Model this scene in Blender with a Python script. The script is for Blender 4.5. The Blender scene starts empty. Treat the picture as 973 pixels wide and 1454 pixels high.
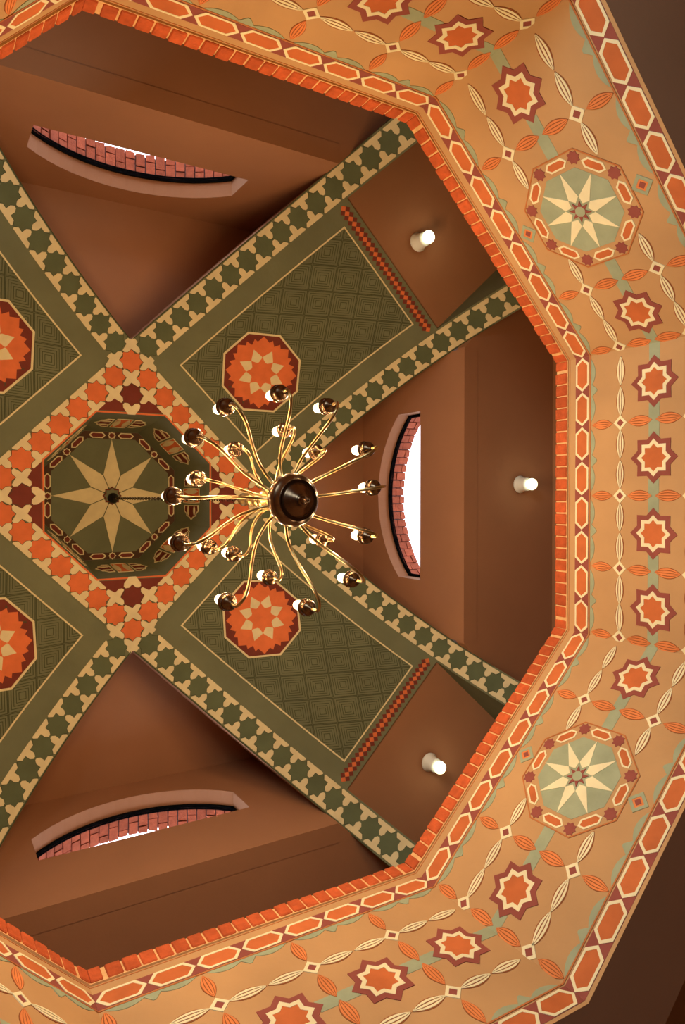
import bpy, bmesh, math, random
from mathutils import Matrix, Vector
random.seed(7)
rad = math.radians
S = 2.5            # metres per unit (1 unit = inner apothem of the painted ring)
Z0 = 5.0           # height of the top of the painted ring above the floor
def P3(x, y, z): return Vector((S * x, S * y, Z0 + S * z))

# ------------------------------------------------------------------ camera
scene = bpy.context.scene
cam_d = bpy.data.cameras.new('camera')
cam = bpy.data.objects.new('camera', cam_d)
scene.collection.objects.link(cam)
FPX, IW, IH = 989.08, 973.0, 1454.0
cam_d.sensor_fit = 'VERTICAL'; cam_d.sensor_height = 36.0
cam_d.lens = FPX * 36.0 / IH
cam_d.shift_x = -3.43 / IH; cam_d.shift_y = -7.74 / IH
cam_d.clip_start = 0.05; cam_d.clip_end = 500
rx, ry, rz = -0.0177, 0.5496, 0.0091
M = (Matrix.Rotation(rx, 3, 'X') @ Matrix.Rotation(ry, 3, 'Y') @ Matrix.Rotation(rz, 3, 'Z')
     @ Matrix(((1, 0, 0), (0, -1, 0), (0, 0, -1))))
cam.matrix_world = Matrix.Translation(P3(-0.7033, 0.0011, -1.514)) @ M.to_4x4()
scene.camera = cam

# ------------------------------------------------------------------ world: overcast bright sky
world = bpy.data.worlds.new('sky'); scene.world = world; world.use_nodes = True
bg = world.node_tree.nodes['Background']
bg.inputs['Color'].default_value = (0.86, 0.88, 1.0, 1); bg.inputs['Strength'].default_value = 3.6

# ------------------------------------------------------------------ exposure
vs = scene.view_settings
vs.view_transform = 'Standard'; vs.look = 'None'; vs.gamma = 1.0
vs.use_curve_mapping = False
vs.exposure = 0.32
WARM = (1.0, 0.62, 0.30)
BULB_W = 9.6       # watts of each chandelier candle
SPOT_W = 0.9       # watts of each soffit lamp

# assumed daylight, added as an area light with no window, at the outer wall on the north-west side behind the camera
wd = bpy.data.lights.new('window_north_west_offscreen', 'AREA'); wd.energy = 130; wd.color = (0.70, 0.90, 1.0)
wd.shape = 'RECTANGLE'; wd.size = 1.3; wd.size_y = 1.9
wo = bpy.data.objects.new('window_north_west_offscreen', wd); scene.collection.objects.link(wo)
wo.location = P3(-1.20, -1.20, -1.28)
wo.rotation_euler = Vector((1, 1, 0)).to_track_quat('-Z', 'Y').to_euler()

# ------------------------------------------------------------------ materials
def lin(c):
    l = [((v / 255) / 12.92 if v / 255 <= .04045 else ((v / 255 + .055) / 1.055) ** 2.4) for v in c]
    return (l[0], min(l[1] / .816, .93), min(l[2] / .65, .93))      # colours were read under warm lamps
MATS = {}
def mat(name, rgb, rough=.75, var=.12, scale=6.0, bump=.12, metal=0.0, rnd=0.0, bscale=40.0, spec=.25):
    m = bpy.data.materials.new(name); m.use_nodes = True
    nt = m.node_tree; b = nt.nodes['Principled BSDF']
    b.inputs['Roughness'].default_value = rough; b.inputs['Metallic'].default_value = metal
    b.inputs['Specular IOR Level'].default_value = spec
    geo = nt.nodes.new('ShaderNodeNewGeometry')
    n1 = nt.nodes.new('ShaderNodeTexNoise'); n1.inputs['Scale'].default_value = scale; n1.inputs['Detail'].default_value = 6
    nt.links.new(geo.outputs['Position'], n1.inputs['Vector'])
    rmp = nt.nodes.new('ShaderNodeMapRange')
    rmp.inputs['From Min'].default_value = .3; rmp.inputs['From Max'].default_value = .7
    rmp.inputs['To Min'].default_value = 1 - var; rmp.inputs['To Max'].default_value = 1 + var
    nt.links.new(n1.outputs['Fac'], rmp.inputs['Value'])
    mul = nt.nodes.new('ShaderNodeVectorMath'); mul.operation = 'SCALE'
    mul.inputs[0].default_value = lin(rgb)
    last = rmp.outputs['Result']
    if rnd:
        oi = nt.nodes.new('ShaderNodeObjectInfo')
        r2 = nt.nodes.new('ShaderNodeMapRange')
        r2.inputs['To Min'].default_value = 1 - rnd; r2.inputs['To Max'].default_value = 1 + rnd
        nt.links.new(oi.outputs['Random'], r2.inputs['Value'])
        mm = nt.nodes.new('ShaderNodeMath'); mm.operation = 'MULTIPLY'
        nt.links.new(last, mm.inputs[0]); nt.links.new(r2.outputs['Result'], mm.inputs[1]); last = mm.outputs[0]
    nt.links.new(last, mul.inputs['Scale'])
    nt.links.new(mul.outputs['Vector'], b.inputs['Base Color'])
    if bump:
        n2 = nt.nodes.new('ShaderNodeTexNoise'); n2.inputs['Scale'].default_value = bscale; n2.inputs['Detail'].default_value = 5
        nt.links.new(geo.outputs['Position'], n2.inputs['Vector'])
        bp = nt.nodes.new('ShaderNodeBump'); bp.inputs['Strength'].default_value = bump; bp.inputs['Distance'].default_value = .01
        nt.links.new(n2.outputs['Fac'], bp.inputs['Height']); nt.links.new(bp.outputs['Normal'], b.inputs['Normal'])
    MATS[name] = m
    return m
def emit(name, rgb, strength):
    m = bpy.data.materials.new(name); m.use_nodes = True
    b = m.node_tree.nodes['Principled BSDF']
    b.inputs['Base Color'].default_value = (1, .95, .85, 1)
    b.inputs['Emission Color'].default_value = (*rgb, 1); b.inputs['Emission Strength'].default_value = strength
    MATS[name] = m
mat('frieze_plaster', (193, 142, 89), .8, .07, 2.5, .1)
mat('frieze_orange', (200, 102, 50), .75, .10, 9, .1, rnd=.06)
mat('frieze_cream', (238, 214, 160), .75, .05, 9, .08)
mat('frieze_red', (148, 74, 58), .8, .08, 9, .1, rnd=.05)
mat('frieze_green', (160, 158, 118), .8, .10, 9, .1)
mat('band_line', (186, 106, 54), .8, .10, 9, .1)
mat('frieze_line', (150, 82, 40), .8, .10, 9, .1)
mat('leaf_orange', (224, 126, 66), .75, .08, 9, .1, rnd=.05)
mat('brick', (192, 84, 40), .85, .16, 22, .5, rnd=.14, bscale=55)
mat('mortar', (226, 168, 104), .9, .1, 30, .3)
mat('arch_brick', (172, 84, 52), .85, .16, 22, .5, rnd=.18, bscale=55)
mat('arch_mortar', (120, 96, 88), .9, .1, 30, .3)
mat('ceiling_green', (108, 104, 70), .75, .10, 3.0, .15)
mat('ceiling_green_star', (92, 94, 60), .75, .10, 5.0, .15, rnd=.05)
mat('ceiling_line', (66, 66, 38), .8, .08, 9, .1)
mat('ceiling_brown', (78, 50, 30), .8, .08, 9, .1)
mat('ceiling_cream', (220, 192, 136), .75, .07, 9, .08)
mat('ceiling_orange', (214, 104, 52), .75, .09, 9, .1, rnd=.05)
mat('ceiling_red', (112, 44, 28), .75, .09, 9, .1)
mat('brown_wall', (164, 109, 71), .8, .05, 1.6, .08)
mat('brass', (158, 122, 72), .28, .06, 12, 0.0, metal=1.0)
mat('dark_brass', (84, 60, 40), .26, .06, 12, 0.0, metal=1.0)
mat('iron', (30, 26, 24), .5, .1, 12, .1, metal=.6)
mat('window_frame', (12, 10, 9), .9, .1, 12, .1, spec=0.0)
mat('porcelain', (238, 226, 200), .35, .02, 12, 0.0)
mat('floor_stone', (140, 108, 80), .7, .12, 1.2, .1)
emit('candle_glow', (1.0, .88, .52), 1.8)
emit('lamp_glow', (1.0, .94, .58), 1.7)
g = bpy.data.materials.new('glass'); g.use_nodes = True
gb = g.node_tree.nodes['Principled BSDF']
gb.inputs['Base Color'].default_value = (1, 1, 1, 1); gb.inputs['Roughness'].default_value = 0.0
gb.inputs['Transmission Weight'].default_value = 1.0; gb.inputs['IOR'].default_value = 1.02
MATS['glass'] = g

# ------------------------------------------------------------------ helpers
COL = scene.collection
def link(name, me, mats=(), parent=None, mw=None):
    o = bpy.data.objects.new(name, me); COL.objects.link(o)
    if me is not None and mats and not me.materials:
        for m in mats: me.materials.append(MATS[m])
    if parent is not None: o.parent = parent
    if mw is not None: o.matrix_local = mw
    return o
def tag(o, label=None, cat=None, group=None, kind=None):
    if label: o['label'] = label
    if cat: o['category'] = cat
    if group: o['group'] = group
    if kind: o['kind'] = kind
    return o
def struct(o, label): return tag(o, label=label, kind='structure')
def empty(name, loc):
    o = bpy.data.objects.new(name, None); COL.objects.link(o); o.location = loc
    o.empty_display_size = .1
    return o
def to_mesh(bm, name, smooth=False):
    bmesh.ops.recalc_face_normals(bm, faces=bm.faces)
    me = bpy.data.meshes.new(name); bm.to_mesh(me); bm.free()
    if smooth:
        for p in me.polygons: p.use_smooth = True
    return me
def add_prism(bm, poly, z0, z1, mi=0, sc=S):
    """closed prism of a 2-D polygon (piece plane), front at z1"""
    a = [bm.verts.new((p[0] * sc, p[1] * sc, z0)) for p in poly]
    b = [bm.verts.new((p[0] * sc, p[1] * sc, z1)) for p in poly]
    n = len(poly); fs = [bm.faces.new(b)]
    for i in range(n): fs.append(bm.faces.new((a[i], a[(i + 1) % n], b[(i + 1) % n], b[i])))
    for f in fs: f.material_index = mi
def add_ring(bm, outer, inner, z0, z1, mi=0, sc=S):
    L = [[bm.verts.new((p[0] * sc, p[1] * sc, z)) for p in loop] for loop, z in ((outer, z0), (outer, z1), (inner, z1), (inner, z0))]
    n = len(outer)
    for k in range(3):
        for i in range(n):
            f = bm.faces.new((L[k][i], L[k][(i + 1) % n], L[k + 1][(i + 1) % n], L[k + 1][i])); f.material_index = mi
def piece(name, parts, mats):
    """parts: list of (poly | (outer, inner), z0, z1, material index); metres in z, units in the plane"""
    bm = bmesh.new()
    for shape, z0, z1, mi in parts:
        if isinstance(shape, tuple): add_ring(bm, shape[0], shape[1], z0, z1, mi)
        else: add_prism(bm, shape, z0, z1, mi)
    me = to_mesh(bm, name)
    for m in mats: me.materials.append(MATS[m])
    return me
def star(n, R, r, rot=0.0):
    out = []
    for i in range(2 * n):
        a = rot + math.pi * i / n; q = R if i % 2 == 0 else r
        out.append((q * math.cos(a), q * math.sin(a)))
    return out
def ngon(n, R, rot=0.0): return [(R * math.cos(rot + 2 * math.pi * i / n), R * math.sin(rot + 2 * math.pi * i / n)) for i in range(n)]
def scaled(poly, k, ky=None): ky = k if ky is None else ky; return [(x * k, y * ky) for x, y in poly]
def rot2(poly, a): c, s = math.cos(a), math.sin(a); return [(x * c - y * s, x * s + y * c) for x, y in poly]
def shift(poly, dx, dy): return [(x + dx, y + dy) for x, y in poly]
def clip_poly(poly, f):
    """keep the part of a convex polygon where f(p) >= 0 (f linear)"""
    out = []
    for i in range(len(poly)):
        a, b = poly[i], poly[(i + 1) % len(poly)]; fa, fb = f(a), f(b)
        if fa >= 0: out.append(a)
        if (fa >= 0) != (fb >= 0):
            k = fa / (fa - fb); out.append((a[0] + (b[0] - a[0]) * k, a[1] + (b[1] - a[1]) * k))
    return out
def frame_mat(origin, ex, ey, n, off=0.0):
    m = Matrix((ex, ey, n)).transposed().to_4x4(); m.translation = origin + n * off
    return m
def place(name, me, parent, fr, u=0.0, v=0.0, rot=0.0, sx=1.0, sy=1.0, off=0.0):
    """put a piece at (u, v) of a plane frame"""
    origin, ex, ey, n = fr
    m = frame_mat(origin + (ex * u + ey * v) * S, ex, ey, n, off)
    m = m @ Matrix.Rotation(rot, 4, 'Z') @ Matrix.Diagonal((sx, sy, 1, 1))
    return link(name, me, (), parent, m)
def hull(name, verts, faces, m, parent=None):
    me = bpy.data.meshes.new(name); me.from_pydata([tuple(v) for v in verts], [], faces)
    bm = bmesh.new(); bm.from_mesh(me); bmesh.ops.recalc_face_normals(bm, faces=bm.faces); bm.to_mesh(me); bm.free()
    return link(name, me, (m,), parent)
def prism_world(name, loop_a, loop_b, m, parent=None):
    n = len(loop_a)
    faces = [list(range(n))[::-1], list(range(n, 2 * n))] + [[i, (i + 1) % n, n + (i + 1) % n, n + i] for i in range(n)]
    return hull(name, list(loop_a) + list(loop_b), faces, m, parent)
def lathe(bm, prof, segs=20, mi=0):
    rings = []
    for r, z in prof:
        if r < 1e-6: rings.append([bm.verts.new((0, 0, z))])
        else: rings.append([bm.verts.new((r * math.cos(2 * math.pi * k / segs), r * math.sin(2 * math.pi * k / segs), z)) for k in range(segs)])
    for a, b in zip(rings, rings[1:]):
        for k in range(segs):
            k2 = (k + 1) % segs
            vs_ = [a[k % len(a)], a[k2 % len(a)], b[k2 % len(b)], b[k % len(b)]]
            u = []
            for v in vs_:
                if v not in u: u.append(v)
            if len(u) >= 3:
                f = bm.faces.new(u); f.material_index = mi
def tube(bm, pts, r, segs=8, mi=0):
    rings = []
    for i, p in enumerate(pts):
        d = (pts[min(i + 1, len(pts) - 1)] - pts[max(i - 1, 0)]).normalized()
        a = d.orthogonal().normalized() if i == 0 else (rings_a - d * rings_a.dot(d)).normalized()
        rings_a = a; b = d.cross(a)
        rr = r[i] if isinstance(r, (list, tuple)) else r
        rings.append([bm.verts.new(p + (a * math.cos(2 * math.pi * k / segs) + b * math.sin(2 * math.pi * k / segs)) * rr) for k in range(segs)])
    for A, B in zip(rings, rings[1:]):
        for k in range(segs): bm.faces.new((A[k], A[(k + 1) % segs], B[(k + 1) % segs], B[k])).material_index = mi
    bm.faces.new(rings[0][::-1]).material_index = mi; bm.faces.new(rings[-1]).material_index = mi
def spline(ctrl, n=10):
    out = []
    for i in range(len(ctrl) - 1):
        p0, p1, p2, p3 = ctrl[max(i - 1, 0)], ctrl[i], ctrl[i + 1], ctrl[min(i + 2, len(ctrl) - 1)]
        for k in range(n):
            t = k / n
            out.append(tuple(.5 * (2 * b + (c - a) * t + (2 * a - 5 * b + 4 * c - d) * t * t + (3 * b - a - 3 * c + d) * t ** 3)
                             for a, b, c, d in zip(p0, p1, p2, p3)))
    out.append(ctrl[-1]); return out

SIDES = ['east', 'south_east', 'south', 'south_west', 'west', 'north_west', 'north', 'north_east']
T8 = math.tan(math.pi / 8)
def axes(k):
    """outward and sideways unit vectors of octagon side k (image right = east, image down = south = +Y)"""
    a = k * math.pi / 4
    return Vector((math.cos(a), math.sin(a), 0)), Vector((-math.sin(a), math.cos(a), 0))
UZ = Vector((0, 0, 1))
def pt(o, t_, a, u, z): return o * (a * S) + t_ * (u * S) + UZ * (Z0 + z * S)

# ------------------------------------------------------------------ geometry constants (units)
ZB = -.608                       # underside of the painted ring
AO = 1.275                       # outer apothem of the ring
HR, TC, RC = 1.2081, .1029, 1.6285
WA = .424                        # half width of a vault arm
ZC = HR - math.sqrt(RC ** 2 - (WA - TC) ** 2)
ZSO = .66                        # soffit around the lantern
AW = 1.2                         # lantern wall with the windows
ZTOP = 1.42                      # ceiling of the window recesses
HO = 1.533                       # top of the oculus
AR = .314                        # oculus rim apothem
ROOM = 1.72

# ------------------------------------------------------------------ room shell
def octo(a, z): return [P3(a / math.cos(math.pi / 8) * math.cos(math.pi / 8 + k * math.pi / 4), a / math.cos(math.pi / 8) * math.sin(math.pi / 8 + k * math.pi / 4), z) for k in range(8)]
struct(prism_world('floor', octo(ROOM + .1, -2.08), octo(ROOM + .1, -2.0), 'floor_stone'), 'stone floor of the octagonal room below')
for k, sd in enumerate(SIDES):
    o, t = axes(k); a0, a1 = ROOM, ROOM + .08
    la = [pt(o, t, a0, -a0 * T8, -2.0), pt(o, t, a0, a0 * T8, -2.0), pt(o, t, a1, a1 * T8, -2.0), pt(o, t, a1, -a1 * T8, -2.0)]
    lb = [v + UZ * (2.8 * S) for v in la]
    struct(prism_world('wall_outer_' + sd, la, lb, 'brown_wall'), 'plain brown outer room wall behind the painted ring, %s side' % sd.replace('_', '-'))

# ------------------------------------------------------------------ painted ring (frieze), eight facets
HT = .004                        # metres that painted motifs stand proud
def lens(L, w, n=8):
    top = [(-L + 2 * L * i / n, w * (1 - ((-L + 2 * L * i / n) / L) ** 2)) for i in range(n + 1)]
    bot = [(-x, -y) for x, y in top[1:-1]]
    return top + bot
def lens_slice(L, w, f0, f1, n=8):
    """band of a lens between the fractions f0 and f1 of its half width"""
    xs = [-L * .94 + 1.88 * L * i / n for i in range(n + 1)]
    g_ = lambda x, f: w * f * (1 - (x / L) ** 2)
    return [(x, g_(x, f0)) for x in xs] + [(x, g_(x, f1)) for x in reversed(xs)]
def leaf_mesh(name, L, w, edge, fill, ks):
    parts = [(lens(L, w), -.004, HT * .5, 0)]
    for f0, f1 in ks: parts.append((lens_slice(L, w, f0, f1), HT * .5, HT, 1))
    return piece(name, parts, (edge, fill))
LEAF_W = leaf_mesh('leaf_white', .0455, .0145, 'frieze_line', 'frieze_cream', ((-.78, -.40), (-.20, .20), (.40, .78)))
LEAF_O = leaf_mesh('leaf_orange', .039, .0158, 'frieze_line', 'leaf_orange', ((-.86, -.56), (-.42, -.07), (.07, .42), (.56, .86)))
LEAF_S = leaf_mesh('leaf_short', .036, .0145, 'frieze_line', 'leaf_orange', ((-.86, -.56), (-.42, -.07), (.07, .42), (.56, .86)))
hx = lambda L, w, p: [(-L, 0), (-L + p, w), (L - p, w), (L, 0), (L - p, -w), (-L + p, -w)]
HEX = piece('hexagon', [((hx(.0505, .0235, .0185), hx(.0425, .0180, .0155)), -.004, HT, 0), (hx(.0425, .0180, .0155), -.004, HT * .6, 1)], ('frieze_cream', 'frieze_orange'))
DIA = piece('diamond', [((scaled(ngon(4, .0215), 1), scaled(ngon(4, .0115), 1)), -.004, HT, 0), (ngon(4, .0115), -.004, HT * .5, 1)], ('frieze_cream', 'frieze_red'))
SST = piece('stacked_star', [((star(8, .071, .0535), star(8, .0515, .039)), -.004, HT, 0), ((star(8, .0515, .039), star(8, .038, .0285)), -.004, HT * 1.3, 1), (star(8, .038, .0285), -.004, HT * .8, 2)], ('frieze_red', 'frieze_cream', 'frieze_orange'))
SQ = piece('nested_square', [((ngon(4, .0275), ngon(4, .0165)), -.004, HT, 0), ((ngon(4, .0165), ngon(4, .0095)), -.004, HT * .6, 1), (ngon(4, .0095), -.004, HT, 2)], ('frieze_green', 'leaf_orange', 'frieze_red'))
ARC = piece('scallop', [([(-.041 + .082 * i / 10, .0150 * (1 - ((i - 5) / 5) ** 2)) for i in range(11)], -.004, HT * .7, 0)], ('frieze_green',))
TRI = piece('scallop_point', [([(-.021, 0), (.021, 0), (.003, .021), (-.003, .021)], -.004, HT * .9, 0)], ('frieze_green',))
# ring medallion pieces
RM = .1593
MED_BASE = piece('medallion_field', [(ngon(8, RM, math.pi / 8), -.004, HT * .35, 0)], ('frieze_plaster',))
MED_LINE = piece('medallion_outline', [((ngon(8, RM, math.pi / 8), ngon(8, RM - .0035, math.pi / 8)), -.004, HT, 0)], ('band_line',))
MED_GREEN = piece('medallion_disc', [(ngon(8, .1125, math.pi / 8), -.004, HT * .8, 0)], ('frieze_green',))
MED_RAY = piece('star_ray', [([(.024, 0), (.037, -.0148), (.106, 0), (.037, .0148)], -.003, HT * 1.5, 0)], ('frieze_cream',))
MED_HUB = piece('star_hub', [(star(8, .0300, .0140, math.pi / 8), -.003, HT * 1.8, 0), (ngon(8, .014, 0), 0, HT * 2.1, 1)], ('frieze_red', 'frieze_green'))
MED_HEX = piece('small_hexagon', [((hx(.032, .0130, .012), hx(.0265, .0088, .0095)), -.003, HT * 1.2, 0), (hx(.0265, .0088, .0095), -.003, HT * .9, 1)], ('frieze_cream', 'frieze_orange'))
MED_STAR = piece('small_star', [(star(8, .0175, .0130, math.pi / 8), -.003, HT * 1.1, 0)], ('frieze_red',))
# brick of the ring's top course, soft edges
bmb = bmesh.new()
bmesh.ops.create_cube(bmb, size=1.0)
for v in bmb.verts: v.co = Vector((v.co.x * .0322 * S, v.co.y * .0435 * S, v.co.z * .075 * S))
bmesh.ops.bevel(bmb, geom=list(bmb.edges), offset=.006, segments=1, affect='EDGES')
BRICK = to_mesh(bmb, 'brick'); BRICK.materials.append(MATS['brick'])

BAY = .8284 / 4
for k, sd in enumerate(SIDES):
    o, t = axes(k); diag = k % 2 == 1
    zt = -.0475
    la = [pt(o, t, 1.0, -T8, ZB), pt(o, t, 1.0, T8, ZB), pt(o, t, AO, AO * T8, ZB), pt(o, t, AO, -AO * T8, ZB)]
    lb = [v + UZ * ((zt - ZB) * S) for v in la]
    wall = prism_world('wall_' + sd, la, lb, 'frieze_plaster')
    wall.data.materials.append(MATS['brown_wall']); wall.data.materials.append(MATS['brown_wall'])
    for p in wall.data.polygons:
        if p.normal.z < -.9: p.material_index = 2
        elif p.normal.dot(o) > .9 or p.normal.z > .9: p.material_index = 2
    struct(wall, 'painted plaster ring beam with star frieze and brick edge, %s side' % sd.replace('_', '-'))
    fr = (pt(o, t, 1.0, 0, 0), -t, UZ, -o)
    # mortar bed behind the bricks
    mb = [pt(o, t, .9955, -.9955 * T8, zt), pt(o, t, .9955, .9955 * T8, zt), pt(o, t, AO, AO * T8, zt), pt(o, t, AO, -AO * T8, zt)]
    prism_world('mortar_bed', mb, [v + UZ * (.0425 * S) for v in mb], 'mortar', wall)
    for i in range(23):
        u = -.414 + .828 * (i + .5) / 23
        b = place('brick', BRICK, wall, fr, u, -.0235 + random.uniform(-.0008, .0008), 0, off=-.030 * S + random.uniform(-.003, .004))
        if i in (0, 22): b.scale = (.8, 1, 1); b.location += t * (.0025 * S * (1 if i == 0 else -1))
    # incised lines and hexagon band backing, top and bottom
    def strip(name, z0, z1, m, off, a=1.0):
        h = .4138
        prism = piece(name, [([(-h, z0), (h, z0), (h, z1), (-h, z1)], -.003, off, 0)], (m,))
        place(name, prism, wall, fr)
    strip('line', -.0535, -.0515, 'band_line', HT * .5)
    strip('red_band', -.1245, -.0745, 'frieze_red', HT * .35)
    strip('line', -.1310, -.1275, 'band_line', HT)
    strip('red_band', -.5995, -.5500, 'frieze_red', HT * .35)
    strip('line', -.5465, -.5430, 'band_line', HT)
    for i in range(8):
        u = (-3.5 + i) * BAY / 2
        place('hexagon', HEX, wall, fr, u, -.0995)
        place('hexagon', HEX, wall, fr, u, -.5748)
        place('scallop', ARC, wall, fr, u, -.1315, math.pi)
        place('scallop', ARC, wall, fr, u, -.5425)
    place_side = (-.311, .311) if diag else (-.3107, -.1036, .1036, .3107)
    for i in range(4):
        u = (-1.5 + i) * BAY
        place('scallop_point', TRI, wall, fr, u, -.1315, math.pi); place('scallop_point', TRI, wall, fr, u, -.5425)
    for u in place_side: place('stacked_star', SST, wall, fr, u, -.339)
    # green tape that links the stars
    def tape(u0, u1):
        place('green_tape', piece('green_tape', [([(u0, -.016), (u1, -.016), (u1, .016), (u0, .016)], -.003, HT * .5, 0)], ('frieze_green',)), wall, fr, 0, -.339)
    edges = [-.4142] + [x for u in place_side for x in (u - .058, u + .058)] + [.4142]
    if diag: edges = [-.4142, -.369, -.253, -RM * .92, RM * .92, .253, .369, .4142]
    for a_, b_ in zip(edges[::2], edges[1::2]): tape(a_, b_)
    # diamonds and leaves
    bounds = (-2, -1, 1, 2) if diag else (-2, -1, 0, 1, 2)
    for i in bounds:
        u = i * BAY; e = abs(i) == 2
        for zz, s_ in ((-.233, 1), (-.445, -1)):
            if e and i > 0: continue                       # the corner column belongs to one facet, set at its edge
            place('diamond', DIA, wall, fr, u + (.010 if e else 0), zz)
        if e and i > 0: continue
        ue = u + (.010 if e else 0)
        place('orange_leaf', LEAF_S, wall, fr, ue, -.172, math.pi / 2)
        place('orange_leaf', LEAF_O, wall, fr, ue, -.296, math.pi / 2)
        place('orange_leaf', LEAF_O, wall, fr, ue, -.382, math.pi / 2)
        place('orange_leaf', LEAF_S, wall, fr, ue, -.506, math.pi / 2)
    for i in range(4):
        for q in (0, 1):
            u = (-2 + i) * BAY + (.0625 if q == 0 else BAY - .0625)
            u = (-2 + i) * BAY + (.0605 if q == 0 else .1466)
            if i == 0 and q == 0: u += .005
            if diag and ((i == 1 and q == 1) or (i == 2 and q == 0)): continue
            for zz in (-.233, -.445):
                place('white_leaf', LEAF_W, wall, fr, u, zz, 0, .93)
    if diag:
        place('nested_square', SQ, wall, fr, 0, -.160); place('nested_square', SQ, wall, fr, 0, -.507)
        mo = place('medallion', MED_BASE, wall, fr, 0, -.3345)
        f0 = (Vector((0, 0, 0)), Vector((1, 0, 0)), Vector((0, 1, 0)), Vector((0, 0, 1)))
        place('outline', MED_LINE, mo, f0); place('disc', MED_GREEN, mo, f0)
        for q in range(8):
            a = q * math.pi / 4
            place('star_ray', MED_RAY, mo, f0, rot=a)
            c = .1265; place('small_hexagon', MED_HEX, mo, f0, c * math.cos(a), c * math.sin(a), a + math.pi / 2)
            c = .1365; a += math.pi / 8; place('small_star', MED_STAR, mo, f0, c * math.cos(a), c * math.sin(a), a)
        place('star_hub', MED_HUB, mo, f0)

# stub beams that carry the ring from the outer wall
for k in range(8):
    a = math.pi / 8 + k * math.pi / 4
    o = Vector((math.cos(a), math.sin(a), 0)); t = Vector((-o.y, o.x, 0))
    r0, r1 = (AO - .02) / math.cos(math.pi / 8), (ROOM + .02) / math.cos(math.pi / 8)
    la = [pt(o, t, r0, -.1, -.5), pt(o, t, r0, .1, -.5), pt(o, t, r1, .1, -.5), pt(o, t, r1, -.1, -.5)]
    struct(prism_world('trim_%d' % (k + 1), la, [v + UZ * (.3 * S) for v in la], 'brown_wall'), 'short brown beam tying the painted ring to the outer wall')

# ------------------------------------------------------------------ soffits round the lantern
for k in range(8):
    o, t = axes(k)
    if k % 2 == 0:
        a0, a1 = AW + .006, ROOM + .06
        w = lambda a: a - .597
        z = lambda a: ZSO + .0015
    else:
        a0, a1 = 1.272, ROOM + .06
        w = lambda a: .33
        z = lambda a: .745 - .17 * (a - 1.272)
    la = [pt(o, t, a, s_ * w(a), z(a)) for a, s_ in ((a0, -1), (a0, 1), (a1, 1), (a1, -1))]
    struct(prism_world('ceiling_soffit_' + SIDES[k], la, [v + UZ * (.05 * S) for v in la], 'brown_wall'),
           'brown soffit ceiling between the brick ring and the lantern, %s side' % SIDES[k].replace('_', '-'))

# ------------------------------------------------------------------ vault arms
def arc_pt(s):
    """arc length s (starting at WA on the fold) -> (t, z, theta)"""
    th = math.asin((WA - TC) / RC) + (s - WA) / RC
    return TC + RC * math.sin(th), ZC + RC * math.cos(th), th
def arc_of_t(tv): return WA + RC * (math.asin((tv - TC) / RC) - math.asin((WA - TC) / RC))
def bent(me, o, s0, v0=0.0, lift=0.0, cuts=True):
    """wrap a flat piece (x along the arm) onto the curved vault; returns a mesh in world space"""
    bm = bmesh.new(); bm.from_mesh(me)
    if cuts:
        for i in range(-8, 9):
            bmesh.ops.bisect_plane(bm, geom=list(bm.verts) + list(bm.edges) + list(bm.faces), plane_co=(i * .0225 * S, 0, 0), plane_no=(1, 0, 0))
    for v in bm.verts:
        org, ex, ey, nn = arm_frame(o, s0 + v.co.x / S)
        v.co = org + ey * (v.co.y + v0 * S) + nn * (v.co.z + lift)
    out = bpy.data.meshes.new(me.name); bm.to_mesh(out); bm.free()
    for m in me.materials: out.materials.append(m)
    return out
def arm_frame(o, s):
    if s <= WA:
        tv, zv, th = s, HR, 0.0
    else: tv, zv, th = arc_pt(s)
    ex = o * math.cos(th) - UZ * math.sin(th)
    n = -(o * math.sin(th) + UZ * math.cos(th))
    return (o * (tv * S) + UZ * (Z0 + zv * S), ex, n.cross(ex), n)
PL = .0915                      # lattice pitch in the centre
PA = .0855                      # pitch along the arms
UB = 4 * PL                     # star row
cross = []
for q in range(4):
    cross += rot2([(.455, -.05), (.455, .05), (.345, .140), (.140, .140)], q * math.pi / 2)
tee = [(-.43, .055), (-.452, .0), (-.345, -.140), (-.140, -.140), (-.140, -.345), (-.05, -.455), (.05, -.455), (.140, -.345), (.140, -.140), (.345, -.140), (.452, 0), (.43, .055)]
CROSS = piece('cross_tile', [(scaled(cross, PL), -.006, .004, 0)], ('ceiling_cream',))
TEE = piece('half_cross_tile', [(scaled(tee, PL), -.006, .004, 0)], ('ceiling_cream',))
STAR_O = piece('orange_star_tile', [(star(8, .485 * PL, .372 * PL), -.006, .003, 0)], ('ceiling_orange',))
STAR_R = piece('red_star_tile', [(star(8, .485 * PL, .372 * PL), -.006, .003, 0)], ('ceiling_red',))
STAR_G = piece('green_star_tile', [(star(8, .485 * PL, .372 * PL), -.006, .003, 0)], ('ceiling_green_star',))
STAR_OUT = piece('star_joint', [((star(8, .512 * PL, .394 * PL), star(8, .48 * PL, .368 * PL)), -.006, .0015, 0)], ('ceiling_line',))
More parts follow.
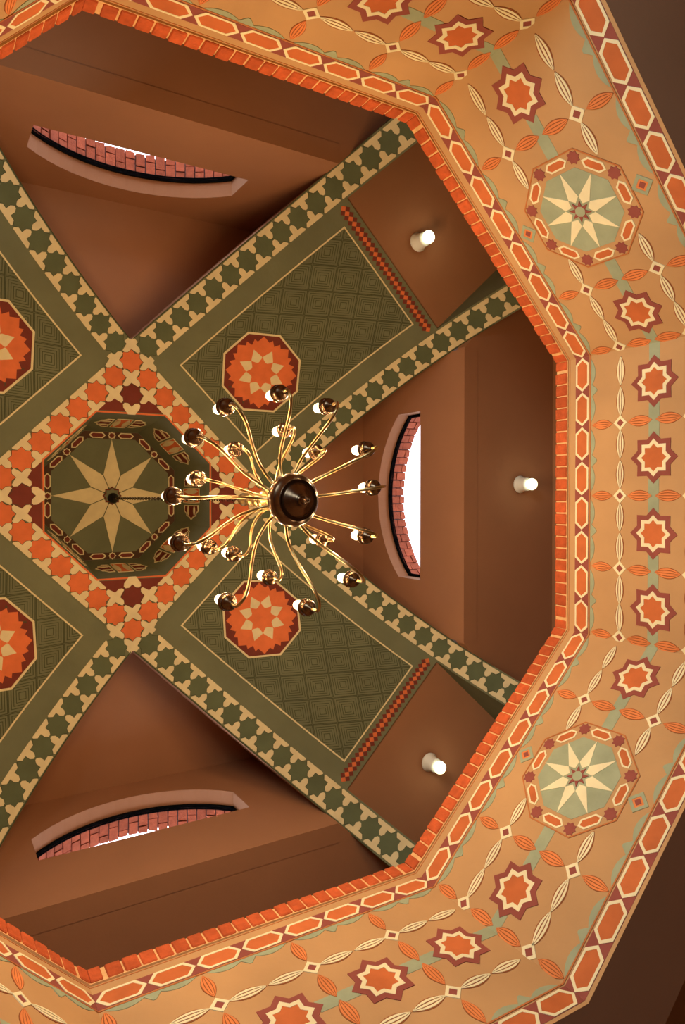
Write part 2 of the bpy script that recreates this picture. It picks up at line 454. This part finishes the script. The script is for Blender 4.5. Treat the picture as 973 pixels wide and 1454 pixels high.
# rosette panel pieces
RMED = .172
ROS_BASE = piece('rosette_field', [(ngon(8, RMED - .004, math.pi / 8), -.006, .003, 0)], ('ceiling_red',))
ROS_LINE = piece('rosette_outline', [((ngon(8, RMED, math.pi / 8), ngon(8, RMED - .0085, math.pi / 8)), -.006, .006, 0)], ('ceiling_cream',))
pet = []
for q in range(8):
    a = q * math.pi / 4
    for da, rr in ((-.385, .118), (-.27, .138), (-.19, .126), (0, .147), (.19, .126), (.27, .138)):
        pet.append((rr * math.cos(a + da), rr * math.sin(a + da)))
ROS_PETAL = piece('rosette_petals', [(pet, -.006, .005, 0)], ('ceiling_orange',))
ROS_KITE = piece('rosette_kite', [([(.044, -.004), (.057, -.0225), (.062, -.0225), (.0985, 0), (.062, .0225), (.057, .0225), (.044, .004)], -.006, .0065, 0)], ('ceiling_cream',))
TS0, TS1 = arc_of_t(.500), arc_of_t(1.229)     # panel from .. to
UP = .2325
TSTRIP = arc_of_t(1.256); TEND = 1.279
tile_cache = {}
for k in (1, 3, 5, 7):
    o, t = axes(k); sd = SIDES[k]
    # body: extruded section, then the two ribs that run on to the ring
    n = 22; s_end = arc_of_t(TEND)
    low = [arc_pt(WA + (s_end - WA) * i / n)[:2] for i in range(n + 1)]
    sec = low + [(TEND, 1.52), (WA, 1.52)]
    arm = prism_world('ceiling_vault_' + sd, [pt(o, t, a, -WA, z) for a, z in sec], [pt(o, t, a, WA, z) for a, z in sec], 'ceiling_green')
    arm.data.materials.append(MATS['brown_wall'])
    for p in arm.data.polygons:
        if abs(p.normal.dot(t)) > .9: p.material_index = 1
    struct(arm, 'green vault arm with rosette panel and star borders, %s side' % sd.replace('_', '-'))
    s2 = arc_of_t(1.705)
    for sg in (-1, 1):
        lowr = [arc_pt(s_end - .01 + (s2 - s_end + .01) * i / 12)[:2] for i in range(13)]
        secr = lowr + [(lowr[-1][0], .80), (lowr[0][0], .80)]
        rib = prism_world('rib', [pt(o, t, a, sg * .308, z) for a, z in secr], [pt(o, t, a, sg * WA, z) for a, z in secr], 'ceiling_green', arm)
    # border stars and half crosses
    nst = 18
    for sg in (-1, 1):
        for j in range(1, nst):
            s = UB + j * PA + .004
            if arc_pt(s)[0] > 1.6: continue
            fr = arm_frame(o, s)
            e = 1.0 if fr[2].dot(t) > 0 else -1.0
            v = e * sg * UB
            place('green_star_tile', STAR_G, arm, fr, 0, v, 0, PA / PL, 1)
            place('star_joint', STAR_OUT, arm, fr, 0, v, 0, PA / PL, 1)
            fr2 = arm_frame(o, s + PA / 2)
            sgn = 1 if v > 0 else -1
            place('half_cross_tile', TEE, arm, fr2, 0, v + sgn * PL * .5, 0 if sgn > 0 else math.pi, PA / PL, 1)
            place('half_cross_tile', TEE, arm, fr2, 0, v - sgn * PL * .5, math.pi if sgn > 0 else 0, PA / PL, 1)
        # cream crosses on the fold
    # thin edge line of the arm border
    # cream rectangle line: long sides follow the curve in short pieces, ends are single strips
    def curved_strip(name, s0, s1, u0, u1, m, h, nseg):
        bm = bmesh.new(); rows = []
        for i in range(nseg + 1):
            org, ex, ey, nn = arm_frame(o, s0 + (s1 - s0) * i / nseg)
            e = 1.0 if ey.dot(t) > 0 else -1.0
            rows.append([bm.verts.new(org + ey * (e * u * S) + nn * hh) for u, hh in ((u0, -.006), (u0, h), (u1, h), (u1, -.006))])
        for A, B in zip(rows, rows[1:]):
            for q in range(3): bm.faces.new((A[q], A[q + 1], B[q + 1], B[q]))
        bm.faces.new(rows[0]); bm.faces.new(rows[-1][::-1])
        return link(name, to_mesh(bm, name), (m,), arm)
    lw = .0055
    for sg in (-1, 1): curved_strip('border_line', TS0, TS1, sg * UP - lw / 2, sg * UP + lw / 2, 'ceiling_cream', .006, 20)
    curved_strip('border_line', TS0 - lw / 2, TS0 + lw / 2, -UP - lw / 2, UP + lw / 2, 'ceiling_cream', .006, 1)
    curved_strip('border_line', TS1 - lw / 2, TS1 + lw / 2, -UP - lw / 2, UP + lw / 2, 'ceiling_cream', .006, 1)
    for sg in (-1, 1): curved_strip('edge_line', WA, s_end + .2, sg * .4215 - .0015, sg * .4215 + .0015, 'ceiling_line', .003, 20)
    # chequered red strip at the end of the arm
    if not tile_cache:
        tile_cache['o'] = piece('orange_lozenge', [(ngon(4, .0112), -.005, .004, 0)], ('ceiling_orange',))
        tile_cache['r'] = piece('red_lozenge', [(ngon(4, .0110), -.005, .003, 0)], ('ceiling_red',))
    NL = 26
    for c in range(NL):
        u = -.300 + .600 * (c + .5) / NL
        place('orange_lozenge', tile_cache['o'], arm, arm_frame(o, TSTRIP), 0, u)
        if c < NL - 1:
            for s_ in (-1, 1): place('red_lozenge', tile_cache['r'], arm, arm_frame(o, TSTRIP + s_ * .0118), 0, u + .300 / NL)
    # field of nested-square tiles, rotated 45 degrees, clipped by the cream rectangle
    da, du = .0745, .0668
    c0, cu = arc_of_t(1.090), 0.0
    sq = [(1, 0), (0, 1), (-1, 0), (0, -1)]
    for i in range(-12, 6):
        for j in range(-4, 5):
            if (i + j) % 2: continue
            cs, cv = c0 + i * da, cu + j * du
            if cs < TS0 - da or cs > TS1 + da or abs(cv) > UP + du: continue
            m_ = .004
            cuts = [lambda p: p[0] + cs - (TS0 + m_), lambda p: (TS1 - m_) - p[0] - cs, lambda p: p[1] + cv + UP - m_, lambda p: UP - m_ - p[1] - cv]
            shapes = []
            for ro in (.985, .80, .62, .44, .26):
                ri = ro - (.05 if ro > .9 else .045)
                for q in range(4):
                    a, b = sq[q], sq[(q + 1) % 4]
                    quad = [(a[0] * da * ro, a[1] * du * ro), (b[0] * da * ro, b[1] * du * ro), (b[0] * da * ri, b[1] * du * ri), (a[0] * da * ri, a[1] * du * ri)]
                    for f in cuts:
                        quad = clip_poly(quad, f) if quad else quad
                    # leave out what lies under the rosette
                    if len(quad) >= 3:
                        shapes.append(quad)
            def inside(p): return math.hypot(p[0] + cs - arc_of_t(.716), p[1] + cv) < RMED * .9
            shapes = [s_ for s_ in shapes if not all(inside(p) for p in s_)]
            if not shapes: continue
            link('field_tile', bent(piece('field_tile', [(s_, -.004, .0022, 0) for s_ in shapes], ('ceiling_line',)), o, cs, cv, 0, False), (), arm)
    # rosette
    sr = arc_of_t(.716)
    ro = link('rosette', bent(ROS_BASE, o, sr), (), arm)
    link('outline', bent(ROS_LINE, o, sr), (), ro); link('petals', bent(ROS_PETAL, o, sr), (), ro)
    for q in range(8):
        kite = ROS_KITE.copy()
        kite.transform(Matrix.Rotation(math.pi / 8 + q * math.pi / 4, 4, 'Z'))
        link('kite', bent(kite, o, sr, 0, 0, False), (), ro)

# ------------------------------------------------------------------ flat centre with the oculus
def dg(t_, u_):
    """diagonal coordinates -> world xy (t along north-east, u along south-east)"""
    return (t_ + u_) / math.sqrt(2), (-t_ + u_) / math.sqrt(2)
def dpt(t_, u_, z): x, y = dg(t_, u_); return P3(x, y, z)
verts, faces = [], []
def addface(pts):
    b = len(verts); verts.extend(pts); faces.append(list(range(b, b + len(pts))))
for q in range(4):
    R_ = lambda p: rot2([p], q * math.pi / 2)[0]
    for poly in ([(AR, -AR * T8), (WA, -WA * T8), (WA, WA * T8), (AR, AR * T8)],
                 [(AR, AR * T8), (WA, WA * T8), (WA, WA), (WA * T8, WA), (AR * T8, AR)]):
        addface([dpt(*R_(p), HR) for p in poly])
centre = hull('ceiling', verts, faces, 'ceiling_green')
struct(centre, 'flat square at the crown of the vault with orange star tiles round the oculus')
Fc = (P3(0, 0, HR), Vector((1, -1, 0)).normalized(), Vector((-1, -1, 0)).normalized(), -UZ)
assert abs(Fc[1].cross(Fc[2]).dot(Fc[3]) - 1) < 1e-6
def cput(name, me, i, j, rot=0.0, off=0.0): place(name, me, centre, Fc, i * PL, j * PL, rot, off=off)
for i in range(-4, 5):
    for j in range(-4, 5):
        if max(abs(i), abs(j)) == 4: cput('orange_star_tile', STAR_O, i, j); cput('star_joint', STAR_OUT, i, j)
        elif abs(i) == 3 and abs(j) == 3: cput('red_star_tile', STAR_R, i, j, off=.002); cput('star_joint', STAR_OUT, i, j, off=.002)
for q in range(4):
    def rp(i, j): return rot2([(i, j)], q * math.pi / 2)[0]
    ra = q * math.pi / 2
    for i in range(-3, 3):
        x, y = rp(i + .5, 4.5); cput('half_cross_tile', TEE, x, y, ra)
    for i in range(-2, 2):
        x, y = rp(i + .5, 3.5); cput('half_cross_tile', TEE, x, y, ra + math.pi)
    for c in ((3.5, 3.5), (2.5, 3.5), (-2.5, 3.5), (3.5, 4.5), (4.5, 3.5), (4.5, 4.5)):
        x, y = rp(*c); cput('cross_tile', CROSS, x, y, ra, off=.003)
    x, y = rp(2.5, 2.5); cput('half_cross_tile', TEE, x, y, ra - math.pi * 3 / 4 + math.pi / 2, off=.003) if False else None
    # dark red corner field and the cream chevron below the red star
    plate = piece('corner_field', [([(p[0] * PL, p[1] * PL) for p in ((3.44, 1.55), (3.5, 2.0), (3.5, 3.5), (2.0, 3.5), (1.55, 3.44))], -.004, .0018, 0)], ('ceiling_red',))
    place('corner_field', plate, centre, Fc, 0, 0, ra)
    chev = [p for p in ((.455, -.05), (.455, .05), (.345, .140), (.140, .140), (.140, .345), (.05, .455), (-.05, .455), (-.140, .345), (-.19, .02), (.02, -.19), (.345, -.140))]
    place('chevron_tile', piece('chevron_tile', [(scaled(chev, PL), -.006, .005, 0)], ('ceiling_cream',)), centre, Fc, x * PL, y * PL, ra, off=.002)
# oculus rim line, walls, ring and disc
rim = [dpt(*p, HR) for p in ngon(8, AR / math.cos(math.pi / 8), math.pi / 8)]
ri = piece('rim_line', [((ngon(8, (AR + .006) / math.cos(math.pi / 8), math.pi / 8), ngon(8, AR / math.cos(math.pi / 8), math.pi / 8)), -.01, .006, 0)], ('ceiling_orange',))
place('rim_line', ri, centre, Fc)
AI = .272
ocu = hull('ceiling_oculus', [dpt(*p, HR) for p in ngon(8, AR / math.cos(math.pi / 8), math.pi / 8)] + [dpt(*p, HO) for p in ngon(8, AI / math.cos(math.pi / 8), math.pi / 8)],
           [[i, (i + 1) % 8, 8 + (i + 1) % 8, 8 + i] for i in range(8)] + [list(range(8, 16))], 'ceiling_green')
struct(ocu, 'octagonal green oculus shaft above the star tile square')
Fo = (P3(0, 0, HO), Fc[1], Fc[2], Fc[3])
place('ring_band', piece('ring_band', [((ngon(8, AI * .995 / math.cos(math.pi / 8), math.pi / 8), ngon(8, (AI - .031) / math.cos(math.pi / 8), math.pi / 8)), -.006, .004, 0)], ('ceiling_brown',)), ocu, Fo)
OHEX = piece('ring_hexagon', [((hx(.034, .0125, .0125), hx(.0285, .0085, .0105)), -.004, .009, 0), (hx(.0285, .0085, .0105), -.004, .007, 1)], ('ceiling_cream', 'ceiling_red'))
OSTAR = piece('ring_star', [((star(8, .0165, .0125), star(8, .0120, .0088)), -.004, .009, 0), (star(8, .012, .0088), -.004, .007, 1)], ('ceiling_cream', 'ceiling_red'))
ORAY = piece('compass_ray', [([(.034, -.0135), (.087, -.0348), (.238, 0), (.087, .0348), (.034, .0135)], -.004, .006, 0)], ('ceiling_cream',))
OLINE = piece('compass_seam', [([(.03, -.0014), (.094, -.0014), (.094, .0014), (.03, .0014)], -.002, .0076, 0)], ('ceiling_line',))
OHUB = piece('compass_hub', [(star(8, .040, .030), -.004, .009, 0), (star(8, .033, .025), 0, .011, 1)], ('ceiling_red', 'ceiling_green'))
for q in range(8):
    a = q * math.pi / 4; c = AI - .0165; th = a + math.pi / 2
    place('ring_star', OSTAR, ocu, Fo, c * math.cos(a), c * math.sin(a), a)
    for s_ in (-1, 1):
        place('ring_hexagon', OHEX, ocu, Fo, c * math.cos(a) + s_ * .059 * math.cos(th), c * math.sin(a) + s_ * .059 * math.sin(th), th)
    place('compass_ray', ORAY, ocu, Fo, rot=a)
    place('compass_seam', OLINE, ocu, Fo, rot=a + math.pi / 8)
    # painted flower on each shaft wall
    o2 = Vector(dg(math.cos(a), math.sin(a)) + (0,)).normalized(); t2 = Vector((-o2.y, o2.x, 0))
    slope = Vector(((AI - AR) * o2.x, (AI - AR) * o2.y, HO - HR)).normalized()
    nn = -(t2.cross(slope)); nn = nn if nn.dot(o2) < 0 else -nn
    ex = slope.cross(nn)
    fw = (o2 * ((AR + AI) / 2 * S) + UZ * (Z0 + (HR + HO) / 2 * S), ex, slope, nn)
    if q == 0:
        FLP = piece('flower_panel', [((hx(.034, .075, .003), hx(.030, .071, .003)), -.006, .005, 0), (hx(.030, .071, .003), -.006, .002, 1)]
                    + [(shift(rot2(lens(.066, .011), math.pi / 2), dx, 0), -.004, .005, 0) for dx in (-.018, .018)], ('ceiling_cream', 'ceiling_orange'))
        cal = [(.040, .064), (.066, .066), (.078, .046), (.086, .044), (.092, .020), (.104, 0), (.092, -.020), (.086, -.044), (.078, -.046), (.066, -.066), (.040, -.064)]
        cai = [(.044, .059), (.063, .061), (.075, .042), (.083, .040), (.088, .018), (.097, 0), (.088, -.018), (.083, -.040), (.075, -.042), (.063, -.061), (.044, -.059)]
        FLS = piece('flower_petal', [((cal, cai), -.006, .005, 0), (cai, -.006, .002, 1)]
                    + [(shift(lens(.022, .009), .064, dy), -.004, .005, 0) for dy in (-.028, .028)], ('ceiling_cream', 'ceiling_red'))
    place('flower_panel', FLP, ocu, fw)
    place('flower_petal', FLS, ocu, fw); place('flower_petal', FLS, ocu, fw, rot=math.pi)
place('compass_hub', OHUB, ocu, Fo, rot=math.pi / 8 * 0)

# ------------------------------------------------------------------ lantern: window recesses on the four cardinal sides
UWI, ZSI, ZSP, ZCR = .376, .952, 1.115, 1.283     # half width, sill, springing, crown
def opening(n=16, grow=0.0):
    c = ZCR - ZSP; Rr = (UWI ** 2 + c * c) / (2 * c); zc = ZCR - Rr; a0 = math.asin(UWI / Rr)
    pts = []
    for i in range(n + 1):
        a = -a0 + 2 * a0 * i / n
        pts.append(((Rr + grow) * math.sin(a), zc + (Rr + grow) * math.cos(a)))
    return pts
def wall_with_opening(name, o, t, a0, a1, half, z0, z1, m, parent=None, grow=0.0):
    arc = opening(grow=grow); us = [-half] + [p[0] for p in arc] + [half]
    bm = bmesh.new()
    def q(pts): bm.faces.new([bm.verts.new(p) for p in pts])
    for a in (a0, a1):
        uw0, uw1 = arc[0][0], arc[-1][0]
        q([pt(o, t, a, u, z) for u, z in ((-half, z0), (uw0, z0), (uw0, ZSI - grow), (-half, ZSI - grow))])
        q([pt(o, t, a, u, z) for u, z in ((uw0, z0), (uw1, z0), (uw1, ZSI - grow), (uw0, ZSI - grow))])
        q([pt(o, t, a, u, z) for u, z in ((uw1, z0), (half, z0), (half, ZSI - grow), (uw1, ZSI - grow))])
        q([pt(o, t, a, u, z) for u, z in ((-half, ZSI - grow), (uw0, ZSI - grow), (uw0, arc[0][1]), (uw0, z1), (-half, z1))])
        q([pt(o, t, a, u, z) for u, z in ((half, ZSI - grow), (uw1, ZSI - grow), (uw1, arc[-1][1]), (uw1, z1), (half, z1))])
        for p0, p1 in zip(arc, arc[1:]):
            q([pt(o, t, a, u, z) for u, z in (p0, p1, (p1[0], z1), (p0[0], z1))])
    loop = [(arc[0][0], ZSI - grow)] + arc + [(arc[-1][0], ZSI - grow)]
    for p0, p1 in zip(loop, loop[1:] + loop[:1]):
        q([pt(o, t, a0, *p0), pt(o, t, a0, *p1), pt(o, t, a1, *p1), pt(o, t, a1, *p0)])
    for p0, p1 in (((-half, z0), (half, z0)), ((half, z0), (half, z1)), ((half, z1), (-half, z1)), ((-half, z1), (-half, z0))):
        q([pt(o, t, a0, *p0), pt(o, t, a0, *p1), pt(o, t, a1, *p1), pt(o, t, a1, *p0)])
    bmesh.ops.remove_doubles(bm, verts=bm.verts, dist=1e-5)
    return link(name, to_mesh(bm, name), (m,), parent)
AG0, AG1, AB1 = 1.262, 1.272, 1.351
for w_i, k in enumerate((0, 2, 4, 6)):
    o, t = axes(k); sd = SIDES[k]
    lw_ = wall_with_opening('wall_lantern_' + sd, o, t, AW, AG1, .602, ZSO, 1.56, 'brown_wall')
    struct(lw_, 'brown lantern wall with a low arched window, %s side' % sd)
    # ceiling of the recess
    tri = [pt(o, t, .56, 0, ZTOP), pt(o, t, AW + .03, -.69, ZTOP), pt(o, t, AW + .03, .69, ZTOP)]
    struct(prism_world('ceiling_recess_' + sd, tri, [v + UZ * (.06 * S) for v in tri], 'brown_wall'), 'brown triangular recess ceiling above the arched window, %s side' % sd)
    # window: frame and pane
    win = empty('window_%d' % (w_i + 1), pt(o, t, (AG0 + AG1) / 2, 0, ZSI))
    struct(win, 'low segmental arched window with dark frame, %s side of the lantern' % sd)
    inv = Matrix.Translation(-win.location)
    out_ = [(-UWI, ZSI)] + opening() + [(UWI, ZSI)]
    inn = [(u * .972, ZSI + .012 + (z - ZSI) * .938) if z > ZSI else (u * .972, ZSI + .010) for u, z in out_]
    vs_, fs_ = [], []
    nL = len(out_)
    for a in (AG0 - .004, AG1 + .006):
        for lp in (out_, inn): vs_ += [inv @ pt(o, t, a, *p) for p in lp]
    for i in range(nL):
        j = (i + 1) % nL
        fs_ += [[i, j, nL + j, nL + i], [2 * nL + i, 2 * nL + j, 3 * nL + j, 3 * nL + i], [nL + i, nL + j, 3 * nL + j, 3 * nL + i]]
    hull('window_frame', vs_, fs_, 'window_frame', win)
    am = AG1 - .002
    hull('pane', [inv @ pt(o, t, a, *p) for a in (am - .0012, am + .0012) for p in inn],
         [list(range(nL)), list(range(nL, 2 * nL))] + [[i, (i + 1) % nL, nL + (i + 1) % nL, nL + i] for i in range(nL)], 'glass', win)
    # outer brick skin with an arch of single bricks
    ow = wall_with_opening('wall_brick_' + sd, o, t, AG1 + .001, AB1 - .004, .72, ZSO + .02, 1.56, 'arch_mortar', grow=.008)
    struct(ow, 'outer brick skin of the lantern round the arched window, %s side' % sd)
    c = ZCR - ZSP; Rr = (UWI ** 2 + c * c) / (2 * c); zc = ZCR - Rr; a0_ = math.asin(UWI / Rr)
    nb = 22
    dep = AB1 - AG1 - .002
    for i in range(nb):
        aa0 = -a0_ + 2 * a0_ * (i + .06) / nb; aa1 = -a0_ + 2 * a0_ * (i + .94) / nb
        cut = .64 if i % 2 else .34
        for f0_, f1_ in ((0, cut - .025), (cut + .025, 1.0)):
            la, lb = [], []
            rin = Rr + random.uniform(-.002, .003)
            for aa, r_ in ((aa0, rin), (aa1, rin), (aa1, Rr + .05), (aa0, Rr + .05)):
                la.append(pt(o, t, AG1 + .006 + dep * f0_, r_ * math.sin(aa), zc + r_ * math.cos(aa)))
                lb.append(pt(o, t, AG1 + .006 + dep * f1_ + (random.uniform(-.004, .004) if f1_ == 1 else 0), r_ * math.sin(aa), zc + r_ * math.cos(aa)))
            prism_world('brick', la, lb, 'arch_brick', ow)
    for sg in (-1, 1):
        for i in range(5):
            z0_, z1_ = ZSI + (ZSP - ZSI) * (i + .06) / 5, ZSI + (ZSP - ZSI) * (i + .94) / 5
            la = [pt(o, t, AG1 + .006, sg * u, z) for u, z in ((UWI, z0_), (UWI + .05, z0_), (UWI + .05, z1_), (UWI, z1_))]
            prism_world('brick', la, [v + o * (dep * S) for v in la], 'arch_brick', ow)
# unseen roof lid over the lantern, added to stop sky light leaking in
struct(prism_world('ceiling_roof', octo(1.36, 1.56), octo(1.36, 1.62), 'brown_wall'), 'roof slab over the lantern, hidden above the vault')

# ------------------------------------------------------------------ soffit lamps
def lamp(o, t, a, u, z, label):
    e = empty('ceiling_lamp', pt(o, t, a, u, z))
    tag(e, label, 'lamp', 'white sockets with bare bulbs on the brown soffits')
    bm = bmesh.new(); lathe(bm, [(0, 0), (.092, 0), (.095, -.016), (.084, -.024), (.076, -.050), (.070, -.115), (.066, -.122), (.0, -.122)], 24)
    link('socket', to_mesh(bm, 'socket', True), ('porcelain',), e)
    bm = bmesh.new(); lathe(bm, [(.034, -.118), (.046, -.132), (.060, -.155), (.064, -.178), (.056, -.204), (.036, -.222), (0, -.228)], 20)
    link('bulb', to_mesh(bm, 'bulb', True), ('lamp_glow',), e)
    ld = bpy.data.lights.new('bulb_light', 'POINT'); ld.energy = SPOT_W; ld.color = (1.0, .86, .58); ld.shadow_soft_size = .05
    lo = bpy.data.objects.new('bulb_light', ld); COL.objects.link(lo); lo.parent = e; lo.location = (0, 0, -.29)
zs_d = lambda a: .745 - .17 * (a - 1.272)
o, t = axes(0); lamp(o, t, 1.514, -.049, ZSO, 'white socket with bare bulb on the soffit under the east arched window')
o, t = axes(7); lamp(o, t, 1.425, -.004, zs_d(1.425), 'white socket with bare bulb on the soffit at the north-east vault arm')
o, t = axes(1); lamp(o, t, 1.51, .017, zs_d(1.51), 'white socket with bare bulb on the soffit at the south-east vault arm')

# ------------------------------------------------------------------ chandelier
CX, CY = .003, .010
ch = empty('chandelier', P3(CX, CY, -.215))
tag(ch, 'large polished brass chandelier with curved arms and lit candle bulbs hanging from the oculus', 'chandelier')
zc0 = -.215
def cz_(z): return (z - zc0) * S
bm = bmesh.new()
bowl = [(0, -.215), (.008, -.213), (.014, -.208), (.014, -.204), (.008, -.200), (.012, -.197), (.020, -.194), (.020, -.190), (.030, -.186), (.045, -.184), (.048, -.180),
        (.064, -.178), (.067, -.174), (.085, -.172), (.088, -.168), (.104, -.166), (.111, -.169), (.117, -.167), (.119, -.160), (.135, -.157), (.147, -.150), (.151, -.141), (.146, -.133),
        (.120, -.126), (.075, -.112), (.052, -.095), (.045, -.078)]
lathe(bm, [(r, cz_(z)) for r, z in bowl], 48)
link('bowl', to_mesh(bm, 'bowl', True), ('dark_brass',), ch)
bm = bmesh.new()
prof = [(.045, -.080), (.062, -.074), (.066, -.066), (.060, -.056), (.040, -.050), (.032, -.040), (.036, -.030), (.058, -.022), (.066, -.010), (.060, .004), (.040, .010), (.030, .018), (.040, .026),
        (.050, .036), (.042, .048), (.026, .054), (.022, .066), (.036, .072), (.044, .084), (.036, .096), (.020, .102), (.018, .112), (.034, .118), (.042, .130), (.034, .142), (.016, .150), (.012, .165), (0, .168)]
lathe(bm, [(r, cz_(z)) for r, z in prof], 28)
link('shaft', to_mesh(bm, 'shaft', True), ('brass',), ch)
# cup and bulb profiles (metres, origin at the arm's end)
def cup_mesh(name, k):
    bm = bmesh.new()
    lathe(bm, [(0, -.012 * k), (.014 * k, -.010 * k), (.016 * k, .004 * k), (.036 * k, .012 * k), (.046 * k, .028 * k), (.047 * k, .040 * k), (.040 * k, .052 * k), (.026 * k, .060 * k), (.050 * k, .064 * k), (.051 * k, .068 * k), (.020 * k, .072 * k),
               (.015 * k, .080 * k), (.015 * k, .120 * k), (0, .120 * k)], 20)
    me = to_mesh(bm, name, True); me.materials.append(MATS['dark_brass']); return me
def bulb_mesh(k):
    bm = bmesh.new(); lathe(bm, [(.013 * k, .118 * k), (.025 * k, .134 * k), (.031 * k, .154 * k), (.027 * k, .174 * k), (.013 * k, .194 * k), (0, .204 * k)], 14)
    me = to_mesh(bm, 'bulb', True); me.materials.append(MATS['candle_glow']); return me
CUP1, CUP2, BULB = cup_mesh('cup', 1.0), cup_mesh('cup_small', .94), bulb_mesh(1.0)
lower = [-178, -148, -125, -93, -63, -29, -7, 22, 47, 77, 122, 160]
lrad = [.256, .249, .245, .240, .246, .252, .242, .236, .262, .255, .260, .257]
upper = [-164, -123, -73, -41, 33, 87, 123, 143]
urad = [.174, .140, .176, .181, .186, .186, .150, .178]
for tier, (angs, rads) in enumerate(((lower, lrad), (upper, urad))):
    for A, Rr in zip(angs, rads):
        c, s_ = math.cos(rad(A)), math.sin(rad(A))
        if tier == 0:
            prof = [(.024, -.108), (.058, -.084), (.105, -.082), (.155, -.112), (.200, -.148), (.232, -.160), (.254, -.146), (.252, -.120)]
            k0 = Rr / .252; sw = .003
        else:
            prof = [(.022, -.044), (.050, -.022), (.085, -.018), (.120, -.034), (.150, -.056), (.172, -.060), (.186, -.046), (.184, -.020)]
            k0 = Rr / .184; sw = .003
        ctrl = []
        for i, (r, z) in enumerate(prof):
            f = i / (len(prof) - 1); side = sw * math.sin(2 * math.pi * f)
            r *= k0
            ctrl.append(((r * c - side * s_) * S, (r * s_ + side * c) * S, cz_(z)))
        pts = [Vector(p) for p in spline(ctrl, 6)]
        bm = bmesh.new(); tube(bm, pts, .0092 if tier == 0 else .0085, 8)
        arm = link('arm', to_mesh(bm, 'arm', True), ('brass',), ch)
        end = pts[-1]
        link('cup', CUP1 if tier == 0 else CUP2, (), arm, Matrix.Translation(end))
        link('bulb', BULB, (), arm, Matrix.Translation(end))
        ld = bpy.data.lights.new('candle_light', 'POINT'); ld.energy = BULB_W; ld.color = WARM; ld.shadow_soft_size = .03
        lo = bpy.data.objects.new('candle_light', ld); COL.objects.link(lo); lo.parent = arm; lo.location = end + Vector((0, 0, .25))
# chain of oval links up to the hook in the compass star
bm = bmesh.new()
z = cz_(.165); ztop = cz_(HO) - .05; i = 0
while z < ztop:
    L = .030; pts = []
    for q in range(13):
        a = 2 * math.pi * q / 12; x = .013 * math.cos(a); zz = L * math.sin(a)
        pts.append(Vector((x, 0, z + L + zz)) if i % 2 == 0 else Vector((0, x, z + L + zz)))
    tube(bm, pts, .0042, 5); z += .047; i += 1
chn = link('chain', to_mesh(bm, 'chain', True), ('dark_brass',), ch); chn['kind'] = 'stuff'
bm = bmesh.new(); lathe(bm, [(.012, cz_(HO) - .10), (.030, cz_(HO) - .07), (.050, cz_(HO) - .05), (.056, cz_(HO) - .02), (.056, cz_(HO) - .012)], 20)
link('ceiling_hook', to_mesh(bm, 'ceiling_hook', True), ('iron',), ch)
